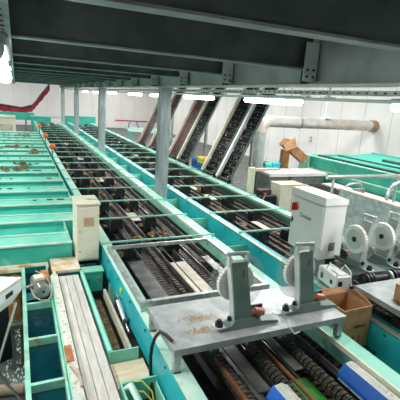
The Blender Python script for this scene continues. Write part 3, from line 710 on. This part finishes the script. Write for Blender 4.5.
m = MB(); p0 = a+d*.13+nrm*.003; p1 = a+d*.23+nrm*.003
m.sheet([(p0.x, p0.y, 1.185), (p1.x, p1.y, 1.185), (p1.x, p1.y, 1.225), (p0.x, p0.y, 1.225)], .004).build('hand_slot', 'black', o)
lg = [((-.05, -.1, 1.10), (-.42, -.45, 0)), ((-.44, -.42, 1.06), (.0, -.12, .05))]
for p, q in lg: MB().cyl(p, q, .012, 10).build('cross_leg', 'shiny', o, True)
for p, q in lg: MB().cyl((p[0]-.12, p[1]+.3, p[2]), (q[0]-.12, q[1]+.3, q[2]), .012, 10).build('cross_leg', 'shiny', o, True)
m = MB(); m.sheet([(-.60, -.16, 1.08), (-.12, .06, 1.05), (-.10, .0, .5), (-.52, -.12, .42)], .01)
lab(m.build('black_cloth', 'black', o), 'black cloth hanging between the legs')
o = tag(MB().cyl((-.09, 4.22, .55), (-.09, 4.22, 1.0), .06, 20, .07).build('orange_bucket', 'rust', None, True), 'orange brown bucket wedged behind the white hopper', 'bucket')
MB().ring((-.09, 4.22, .98), (-.09, 4.22, 1.01), .06, .078, 20).build('rim', 'rust', o, True)
MB().cyl((-.09, 4.22, 1.001), (-.09, 4.22, 1.004), .06, 20).build('contents', 'debris', o)
tag(MB().box(-.18, 0, 4.1, 4.34, .5, .549).box(-.15, -.1, 4.15, 4.2, 0, .5).box(-.05, 0, 4.25, 4.3, 0, .5).build('bucket_ledge', 'steel_dark'), 'dark steel ledge carrying the orange bucket', 'shelf')
tag(MB().box(-3.6, .28, 4.77, 4.915, .84, .875).box(-3.5, -3.4, 4.78, 4.88, 0, .84).box(.0, .1, 4.78, 4.88, .0, .84).build('stained_ledge', 'rust_cream'), 'pinkish rust stained ledge in front of the nearest flume', 'ledge')
# wet floor litter, corrugated hose
m = MB(); r = random.Random(8)
for i in range(700):
    x = -.02-1.2*r.random()**1.6; y = r.uniform(3.9, 6.2); m.heap(x, y, .003, r.uniform(.004, .012), r.uniform(.008, .03), .004, i, 9)
tag(m.build('floor_litter', 'rim'), 'pale scraps scattered on the wet dark floor', 'litter', kind='stuff')
pts = []
for i in range(60): pts.append((-1.3+i*.0215, 3.72+.1*math.sin(i*.05), .056))
m = MB()
m.tube(pts, .045, 12)
for i in range(0, 60, 1): p = Vector(pts[i]); q = p+Vector((.011, 0, 0)); m.cyl(p, q, .055, 12)
o = tag(m.build('ribbed_hose', 'hose_beige', None, True), 'beige ribbed hose at the bottom left corner', 'hose')

# ---- gap machinery between the belt and the left sorter
o = thing('outfeed_trough', 'mint walled trough between the white belt and the left sorter', 'trough', (.60, 2.82, 0))
MB().cyl((.015, .02, .905), (.015, 1.62, .905), .022, 14).box(0, .03, .0, 1.62, .66, .90).build('left_wall', 'mint', o)
fp = MB().box(.0, .235, -.012, .0, .68, .93).build('front_plate', 'mint', o)
MB().cyl((.15, -.013, .80), (.15, -.016, .80), .018, 12).box(.155, .185, -.016, -.013, .795, .803).build('bolt_hole', 'black', fp)
MB().box(.03, .235, 0, 1.62, .56, .60).build('bottom', 'black', o)
lab(MB().box(.10, .17, .1, 1.3, .62, .70).build('stained_slat', 'debris', o), 'yellow brown stained slat inside the trough')
lab(MB().box(.20, .225, .05, 1.3, .72, .82).build('inner_strip', 'panel_beige', o), 'pale inner strip')
MB().box(.02, .07, .3, .35, 0, .56).box(.15, .2, 1.3, 1.35, 0, .56).build('leg', 'mint', o)
for i, (x, y, z, l) in enumerate([(.62, 4.45, .80, 'teal gearbox beside the trough, nearer one of two'), (.62, 4.78, .70, 'teal gearbox beside the trough, right under the cream electrical box')]):
    o = thing('gearbox', l, 'gearbox', (x, y, 0))
    MB().box(0, .235, -.02 if i == 0 else .1, .12 if i == 0 else .22, z-.16, z+.09-.04*i, .01).build('casing', 'teal', o)
    MB().box(-.01, .245, -.03 if i == 0 else .09, .13 if i == 0 else .23, z+.092-.04*i, z+.105-.04*i).build('cover', 'mint', o)
    for x in (.06, .18): MB().cyl((x, -.032 if i == 0 else .088, z), (x, -.02 if i == 0 else .1, z), .02, 10).build('bolt', 'debris', o)
    MB().box(.05, .11, .02 if i == 0 else .12, .1 if i == 0 else .2, 0, z-.16).build('support', 'teal_dark', o)
o = tag(MB().cyl((.8985, 3.70, 1.045), (.889, 3.70, 1.045), .028, 16).build('round_sticker', 'yellow'), 'round yellow sticker on the turquoise sorter side', 'sticker')
o.location = (-.002, 0, -.05)
o = thing('air_cylinder', 'silver pneumatic cylinder on the side of the left sorter', 'cylinder', (.862, 3.35, .83))
MB().cyl((0, .02, .0), (0, .36, .06), .022, 16).build('barrel', 'shiny', o, True)
MB().cyl((0, -.12, -.024), (0, .02, 0), .008, 10).build('piston_rod', 'shiny', o, True)
MB().box(-.028, .028, .0, .03, -.028, .03, .004).build('end_block', 'panel_grey', o)
MB().box(-.028, .028, .34, .375, .03, .09, .004).build('end_block', 'panel_grey', o)
MB().tube([(0, .35, .09), (-.02, .33, .14), (-.01, .2, .13), (.0, .1, .08), (0, .02, .03)], .005, 6).build('air_hose', 'hose_blue', o)
MB().box(.02, .036, .0, .05, -.03, .04).build('mount', 'teal_dark', o)
# wood board and green terminal box
o = tag(MB().box(.60, .87, 2.50, 2.80, .79, .83, .004).build('pale_board', 'wood'), 'pale wooden board lying in front of the mint trough', 'board')
MB().box(.62, .67, 2.6, 2.7, 0, .788).build('support', 'mint', o)
o = thing('terminal_box', 'open mint box with green and yellow wires at the bottom edge', 'box', (.605, 2.06, 0))
m = MB().box(0, .27, .40, .415, .62, .90).box(0, .012, 0, .40, .62, .90).box(.258, .27, 0, .4, .62, .86).box(.012, .258, 0, .40, .62, .632)
m.build('shell', 'mint', o)
MB().tube([(.035, .38, .86), (.05, .30, .95), (.07, .15, .93), (.08, 0, .8)], .024, 10).build('grey_tube', 'rim', o, True)
for k, (y0, z0) in enumerate([(.395, .90), (.36, .84)]):
    MB().tube([(.10+.0*k, y0, z0), (.14, y0-.06, z0+.04), (.19, y0-.14, z0+.0), (.20, y0-.2, z0-.1), (.19, .1, .68)], .0055, 6).build('wire', 'wire_yellow', o, True)
MB().box(.14, .25, .05, .38, .64, .74).build('terminal_strip', 'rubber', o)
MB().box(.03, .08, .1, .15, 0, .62).build('support', 'mint', o)
t = tag(MB().tube([(.835, 2.40, .66), (.838, 2.44, .78), (.84, 2.50, .92), (.842, 2.52, 1.04), (.845, 2.50, 1.14), (.85, 2.45, 1.24), (.86, 2.38, 1.32), (.872, 2.30, 1.34), (.90, 2.25, 1.318)], .013, 12).build('black_hose', 'rubber', None, True), 'thick black hose curving from the mint box up to the checker plate', 'hose')

# ------------------------------------------------------------------ grey mesh frame on sorter 1
o = thing('cover_frame', 'grey angle steel frame lying over the left sorter behind the checker plate', 'frame', (.90, 3.02, 1.155))
w, L = 1.30, 1.42
MB().box(0, w, 0, .04, 0, .05).build('near_bar', 'galv', o)
MB().box(0, w, L-.03, L, 0, .04).build('far_bar', 'galv', o)
MB().box(0, .04, .04, L-.03, 0, .045).build('side_bar', 'galv', o)
MB().box(w-.04, w, .04, L-.03, 0, .04).build('side_bar', 'galv', o)
MB().box(.3, .312, .04, L-.03, .004, .012).box(.62, .632, .04, L-.03, .004, .012).build('wire_rail', 'chain_dark', o)
m = MB()
for x, y in ((.01, .01), (w-.03, .01), (.01, L-.03), (w-.03, L-.03)): m.box(x, x+.025, y, y+.02, -.05, 0)
m.build('foot', 'galv', o)
# trays seen through the frame (parts of the left sorter)
def inner(mb, name, mt): 
    ob = mb.build(name, mt, S1); return ob
for x0, x1, y0, y1, mt in [(.22, .40, 3.0, 4.35, 'panel_grey'), (.70, .88, 3.35, 4.2, 'panel_beige'), (1.14, 1.24, 3.0, 4.3, 'panel_grey')]:
    inner(MB().box(x0, x1, y0, y1, 1.0, 1.012), 'slide_plate', mt)
for y in (2.62, 2.75, 2.85): inner(MB().box(.1, 1.3, y, y+.02, 1.06, 1.08), 'cross_rod', 'steel')

# ------------------------------------------------------------------ checker plate platform 1
def platform(name, label, x0, x1, y0, y1, z):
    o = thing(name, label, 'platform', (x0, y0, z))
    W = x1-x0; D = y1-y0
    MB().box(0, W, 0, D, -.008, 0).box(0, W, 0, .008, -.05, -.008).box(0, W, D-.008, D, -.05, -.008).box(0, .008, .008, D-.008, -.05, -.008).box(W-.008, W, .008, D-.008, -.05, -.008).build('plate', 'checker', o)
    for x in (.01, W-.06):
        for y in (.012, D-.055):
            l = MB().box(x, x+.05, y, y+.012, -.19, -.05).box(x, x+.012, y+.012, y+.045, -.19, -.05).box(x, x+.05, y, y+.045, -.19, -.178).build('leg', 'galv', o)
            MB().cyl((x+.032, y+.028, -.177), (x+.032, y+.028, -.165), .009, 6).build('bolt', 'black', l)
    return o
P1 = platform('checker_platform', 'grey checker plate platform across the near end of the left sorter', .885, 2.36, 2.17, 2.77, 1.298)
m = MB(); r = random.Random(4)
for i in range(220): m.heap(1.2+r.gauss(0, .07), 2.5+r.gauss(0, .025), 1.2985, r.uniform(.003, .010), r.uniform(.003, .008), .002, i, 6)
for i in range(140): m.heap(1.15+r.gauss(0, .07), 2.34+r.gauss(0, .02), 1.2985, r.uniform(.003, .010), r.uniform(.003, .008), .002, i, 6)
tag(m.build('spilled_soil', 'soil'), 'light brown soil spilled on the checker plate left of the reels', 'dirt', kind='stuff')
P2 = platform('checker_platform', 'grey checker plate platform at the right edge over the right sorter', 2.87, 4.35, 1.5, 2.60, 1.298)
P3 = platform('checker_platform', 'grey plate shelf behind, carrying the row of reel stands', 2.97, 4.35, 2.80, 3.10, 1.29)
for c in P3.children: c.data = c.data.copy() if c.name.startswith('plate') else c.data
for c in P3.children:
    if c.name.startswith('plate'): c.data.materials[0] = MATS['steel_dark']

# ------------------------------------------------------------------ reel stands
def reel_stand(label, loc, rz, group):
    o = thing('reel_stand', label, 'reel stand', loc, rz, group)
    lean = lambda x, z: x-.17*(z-.04)
    # upright plate (box section), wider at foot
    u = MB(); zt = .52
    u.prism([(-.072, .03), (.08, .03), (lean(.072, .2), .2), (lean(.064, zt), zt), (lean(-.064, zt), zt), (lean(-.066, .2), .2)], -.022, .022).build('upright', 'stand', o)
    e = MB().prism([(-.084, .03), (-.072, .03), (lean(-.066, .2), .2), (lean(-.064, zt), zt), (lean(-.076, zt), zt), (lean(-.078, .2), .2)], -.03, .03)
    lab(e.build('edge_flange', 'stand_edge', o), 'pale edge flange of the upright')
    h = MB()
    xa, xb = lean(-.075, zt), lean(.075, zt)
    h.box(xa-.004, xa+.008, -.02, .02, zt-.03, zt+.065).build('handle_bracket', 'stand_edge', o)
    MB().box(xb-.008, xb+.006, -.02, .02, zt-.03, zt+.055).build('handle_bracket', 'stand_edge', o)
    MB().cyl((xa-.02, 0, zt+.062), (xb+.01, 0, zt+.054), .014, 14).build('handle_grip', 'galv', o, True)
    MB().box(lean(.03, .47), lean(.038, .47), -.0235, -.0225, .40, .46).build('slot', 'marks', o)
    # foot beam
    f = MB().prism([(-.20, 0), (.30, 0), (.295, .02), (.11, .045), (.085, .075), (-.085, .075), (-.105, .04), (-.20, .018)], -.045, .045).build('foot', 'stand', o)
    MB().box(-.23, -.12, -.04, .04, .022, .030).build('toe_plate', 'stand_edge', f)
    MB().cyl((-.19, 0, .03), (-.19, 0, .062), .030, 10).cyl((-.19, 0, .062), (-.19, 0, .08), .018, 6).build('clamp_knob', 'rubber', o, True)
    MB().cyl((-.105, .01, .055), (-.105, .01, .085), .014, 8).build('stud', 'black', o)
    # copper coloured coil
    MB().cyl((.095, .0, .105), (.175, .0, .085), .030, 16).build('coil', 'copper', o, True)
    MB().box(.085, .19, .032, .045, .03, .13).build('coil_bracket', 'rubber', o)
    # disc and toothed ring behind the upright
    c = Vector((-.035, .06, .32))
    MB().cyl(c+Vector((0, -.002, 0)), c+Vector((0, .002, 0)), .235, 56).build('clear_disc', 'clear', o, True)
    MB().ring(c+Vector((0, .008, 0)), c+Vector((0, .045, 0)), .03, .150, 72, teeth=.06).build('toothed_ring', 'gear', o)
    MB().ring(c+Vector((0, .0455, 0)), c+Vector((0, .05, 0)), .03, .105, 48).build('ring_face', 'stand_edge', o)
    MB().cyl(c+Vector((0, -.05, 0)), c+Vector((0, .055, 0)), .028, 16).build('hub', 'black', o, True)
    return o
G1 = 'reel stands on the checker plate platforms'
A = reel_stand('grey reel stand with a clear disc, left one on the near checker plate', (1.47, 2.31, 1.298), 0, G1)
B = dup(A, (2.09, 2.36, 1.298), 'grey reel stand with a clear disc, right one on the near checker plate')
for x, l in ((3.26, 'grey reel stand right beside the white cabinet, its ring facing the camera'), (3.645, 'middle reel stand of the row right of the white cabinet'), (4.02, 'reel stand cut off by the right edge of the photo')):
    dup(A, (x, 3.0, 1.29), l, rz=90)
t = tag(MB().tube([(1.73, 2.30, 1.36), (1.78, 2.22, 1.34), (1.80, 2.15, 1.30), (1.83, 2.135, 1.262), (1.88, 2.14, 1.268)], .005, 8).build('bent_wire', 'white', None, True), 'bent white wire hanging off the platform between the two reel stands', 'wire')
# black feed rollers under row
o = thing('feed_roller', 'thick black feed roller with ribs in front of the right reel stands', 'roller', (2.95, 2.70, 1.27))
MB().cyl((.12, 0, 0), (1.35, 0, 0), .042, 20).build('shaft', 'rubber', o, True)
for x in (.14, .18, .22, .52, .56, .60, .95, .99, 1.03): MB().ring((x, 0, 0), (x+.02, 0, 0), .04, .075, 20).build('collar', 'rubber', o, True)
for x in (.46, .88): MB().ring((x, 0, 0), (x+.02, 0, 0), .04, .07, 20).build('bearing_ring', 'galv', o, True)
for x in (.3, 1.2): MB().box(x, x+.04, -.03, .03, -.165, -.04).build('support', 'steel_dark', o)
o = thing('valve_manifold', 'white valve block with dark ports below the white cabinet', 'machine', (2.83, 2.99, 1.16), rz=-8)
MB().box(0, .17, -.22, .1, .0, .15, .008).build('body', 'rail_white', o)
MB().box(.03, .07, -.226, -.219, .05, .10).box(-.006, .001, .0, .04, .04, .10).box(-.006, .001, -.16, -.13, .05, .09).build('port', 'black', o)
MB().box(.05, .13, -.2, -.05, .15, .165).build('lid', 'white', o)
MB().tube([(.12, -.1, .165), (.15, -.12, .23), (.17, -.2, .19), (.17, -.235, .05)], .006, 8).tube([(.03, 0, .15), (.02, -.06, .24), (-.01, -.23, .2), (0, -.24, -.02)], .006, 8).build('hose', 'rail_white', o, True)

# ------------------------------------------------------------------ white cabinet 2
o = thing('switch_cabinet', 'white switch cabinet with a red rotary switch and blue lettering', 'cabinet', (2.99, 3.27, 1.27))
o.scale = (1.17, .82, 1)
MB().box(.0, .26, 0, .68, 0, .62, .006).build('body', 'white', o)
MB().prism([(-.012, .62), (.262, .62), (.262, .68), (.1, .72), (-.012, .71)], -.012, .692).build('roof', 'white', o)
dr = MB().box(-.014, -.001, .012, .668, .012, .606, .004).build('door', 'white', o)
MB().box(-.004, .262, -.0015, .6815, .612, .618).build('roof_seam', 'steel_dark', o)
MB().cyl((-.015, .565, .50), (-.026, .565, .50), .052, 24).build('switch_plate', 'yellow', o, True)
sw = MB().cyl((-.026, .565, .50), (-.05, .565, .50), .048, 24).box(-.072, -.05, .555, .575, .455, .545, .004).build('rotary_switch', 'red', o, True)
MB().cyl((-.015, .62, .33), (-.022, .62, .33), .014, 10).box(-.026, -.022, .61, .63, .30, .36).build('door_lock', 'black', o)
MB().box(.10, .17, -.006, -.001, .10, .19).build('side_label', 'panel_grey', o)
m = MB()
for i in range(5): m.box(.105, .165, -.0075, -.0062, .11+i*.016, .116+i*.016)
m.build('side_label_line', 'galv', o)
for y in (.05, .5): MB().box(.02, .24, y, y+.14, -.165, -.002).build('mount', 'steel_dark', o)
# lettering on the door: reads Zrnkum-like mark as seen
fc = bpy.data.curves.new('lettering', 'FONT'); fc.body = 'Zrenium'; fc.size = .068; fc.extrude = .0008; fc.space_character = 1.05; fc.offset = .001
fo = bpy.data.objects.new('tmp_text', fc); COL.objects.link(fo)
bpy.context.view_layer.update()
me = bpy.data.meshes.new_from_object(fo.evaluated_get(bpy.context.evaluated_depsgraph_get()))
bpy.data.objects.remove(fo)
me.materials.clear(); me.materials.append(MATS['logo'])
lo = bpy.data.objects.new('lettering', me); COL.objects.link(lo); lo.parent = o
lo.matrix_local = Matrix(((0, 0, -1, -.0155), (-1, 0, 0, .47), (0, 1, 0, .40), (0, 0, 0, 1)))
lab(lo, 'blue lettering on the door')

# ------------------------------------------------------------------ open carton between sorters
o = thing('cardboard_box', 'open brown cardboard box between the sorters right of the checker plate', 'box', (2.47, 2.30, .86), rz=1)
a, b, c = .33, .30, .39
MB().box(0, a, 0, .008, 0, c).box(0, a, b-.008, b, 0, c).box(0, .008, .008, b-.008, 0, c).box(a-.008, a, .008, b-.008, 0, c).box(.008, a-.008, .008, b-.008, 0, .01).build('carton', 'cardboard', o)
MB().sheet([(.0, b, c), (a, b, c), (a*.9, b+.09, c+.0), (.05, b+.09, c+.01)], .005).build('flap', 'cardboard_in', o)
MB().sheet([(a-.01, .0, c), (a-.01, b, c), (a+.0, b*.8, c+.05), (a+.01, b*.3, c+.03)], .005).build('flap', 'cardboard_in', o)
pr = MB()
for i, (x, w_) in enumerate([(.14, .02), (.165, .016), (.186, .02), (.21, .012), (.227, .02), (.252, .02)]): pr.box(x, x+w_, -.0015, -.0005, .20, .225)
pr.build('printed_word', 'print_dark', o)
pr = MB()
for x in (.05, .13, .2): pr.box(x, x+.045, -.0012, -.0004, .05, .12)
pr.build('printed_symbol', 'cardboard_in', o)
tag(MB().box(2.43, 2.81, 2.2, 2.9, .82, .855).box(2.5, 2.56, 2.4, 2.46, 0, .82).build('box_ledge', 'teal_dark'), 'dark ledge between the sorters carrying the cardboard box', 'shelf')
tag(MB().tube([(2.50+.07*math.cos(t*.5)*(1+.02*t), 1.70+.06*math.sin(t*.5), .80+.004*t) for t in range(26)], .008, 8).build('cable_coil', 'galv', None, True), 'coiled grey cable at the bottom right between the sorters', 'cable')
tag(MB().box(2.44, 2.80, .9, 2.18, .74, .78).box(2.5, 2.56, 1.1, 1.16, 0, .74).build('lower_ledge', 'teal_dark'), 'dark green ledge under the coiled cable', 'shelf')
o = thing('tan_carton', 'brown carton at the right edge standing on the far checker plate', 'box', (3.14, 2.12, 1.298))
o.location = (3.00, 2.10, 1.30)
MB().box(0, .3, 0, .18, 0, .15, .004).build('carton', 'cardboard', o)
MB().box(.13, .17, -.002, .182, .1505, .152).build('tape', 'rail_cream', o)

# ------------------------------------------------------------------ near end of sorter 1: brush rollers and trays
def brush(x, y0, y1, z):
    m = MB(); n = int((y1-y0)/.045)
    for i in range(n): m.cyl((x, y0+i*.045, z), (x, y0+i*.045+.034, z), .045, 12).cyl((x, y0+i*.045+.034, z), (x, y0+i*.045+.045, z), .03, 10)
    return m
for i, (x, z) in enumerate([(1.30, 1.03), (1.62, 1.03), (1.93, 1.03)]):
    o = tag(brush(x, 1.0, 2.40, z).build('ribbed_roller', 'brush'), ['left', 'middle', 'right'][i]+' ribbed dark roller under the front of the checker plate', 'roller', 'ribbed rollers of the left sorter')
    MB().cyl((x, .95, z), (x, 2.45, z), .012, 8).build('axle', 'steel', o)
for i, (x, y) in enumerate([(1.50, 1.87), (2.14, 1.90)]):
    o = thing('blue_edged_guide', ['left', 'right'][i]+' white topped guide with a bright blue side under the platform', 'guide', (x, y-.95, .98))
    MB().prism([(-.055, .0), (.10, .0), (.10, .10), (.045, .13), (-.01, .12), (-.055, .05)], 0, .95).build('core', 'speckle', o)
    lab(MB().prism([(-.062, .02), (-.056, .02), (-.056, .05), (-.012, .121), (-.018, .129), (-.062, .053)], .0, .95).build('blue_side', 'blue', o), 'bright blue side strip')
    MB().box(-.058, -.0, .40, .41, .055, .06).build('clip', 'rail_white', o)
o = tag(MB().sheet([(1.72, 1.0, .99), (1.86, 1.0, .99), (1.86, 2.0, .97), (1.72, 2.0, .97)], .012).build('green_belt', 'leaf_green'), 'bright green belt strip between the ribbed rollers', 'belt')
inner(MB().box(.42, .62, .7, 2.5, .9, .96), 'slide_plate', 'panel_grey')
inner(MB().box(.50, .60, 1.9, 2.7, 1.03, 1.045), 'guide_plate', 'panel_grey')  # guide plates coloured dark grey in place of shade below the platform
inner(MB().box(.86, .94, 2.0, 2.6, 1.05, 1.062), 'guide_plate', 'panel_grey')
inner(MB().box(.36, .39, .7, 2.3, 1.03, 1.07), 'orange_strip', 'rust_shaded')
inner(MB().box(.80, .82, .7, 2.3, 1.03, 1.05), 'orange_strip', 'rust_shaded')

# ------------------------------------------------------------------ world and added fill lights
w = bpy.data.worlds.new('world'); SC.world = w; w.use_nodes = True
w.node_tree.nodes['Background'].inputs[0].default_value = lin('#f2f6f8'); w.node_tree.nodes['Background'].inputs[1].default_value = 1.0
# added fill lights above the hall, out of view
def add_fill(x, y, e, label):
    o = thing('fill_light', label, 'light', (x, y, 5.2), group='added fill lights under the hall ceiling')
    MB().box(-.2, .2, -.8, .8, .03, .1).build('housing', 'galv', o)
    MB().box(-.18, .18, -.78, .78, 0, .028).build('diffuser', 'tube_light', o)
    MB().cyl((0, -.6, .1), (0, -.6, .4), .01, 6).cyl((0, .6, .1), (0, .6, .4), .01, 6).build('hanger', 'steel', o)
    d = bpy.data.lights.new('lamp', 'AREA'); d.shape = 'RECTANGLE'; d.size = .5; d.size_y = 1.6; d.energy = e; d.color = (1, .99, .97)
    l = bpy.data.objects.new('lamp', d); COL.objects.link(l); l.parent = o; l.location = (0, 0, -.05)
for x in (-3.2, 7.0):
    for k, y in enumerate((3, 8, 13, 18, 25, 32)):
        add_fill(x, y, ([150, 200, 220, 220, 240, 260] if x < 0 else [190, 260, 280, 280, 300, 320])[k], 'added unseen fill light over the %s side of the hall, row %s from the camera' % ('left' if x < 0 else 'right', ORD[k]))

SC.view_settings.view_transform = 'Standard'; SC.view_settings.look = 'None'; SC.view_settings.exposure = .12; SC.view_settings.gamma = 1
SC.cycles.max_bounces = 6
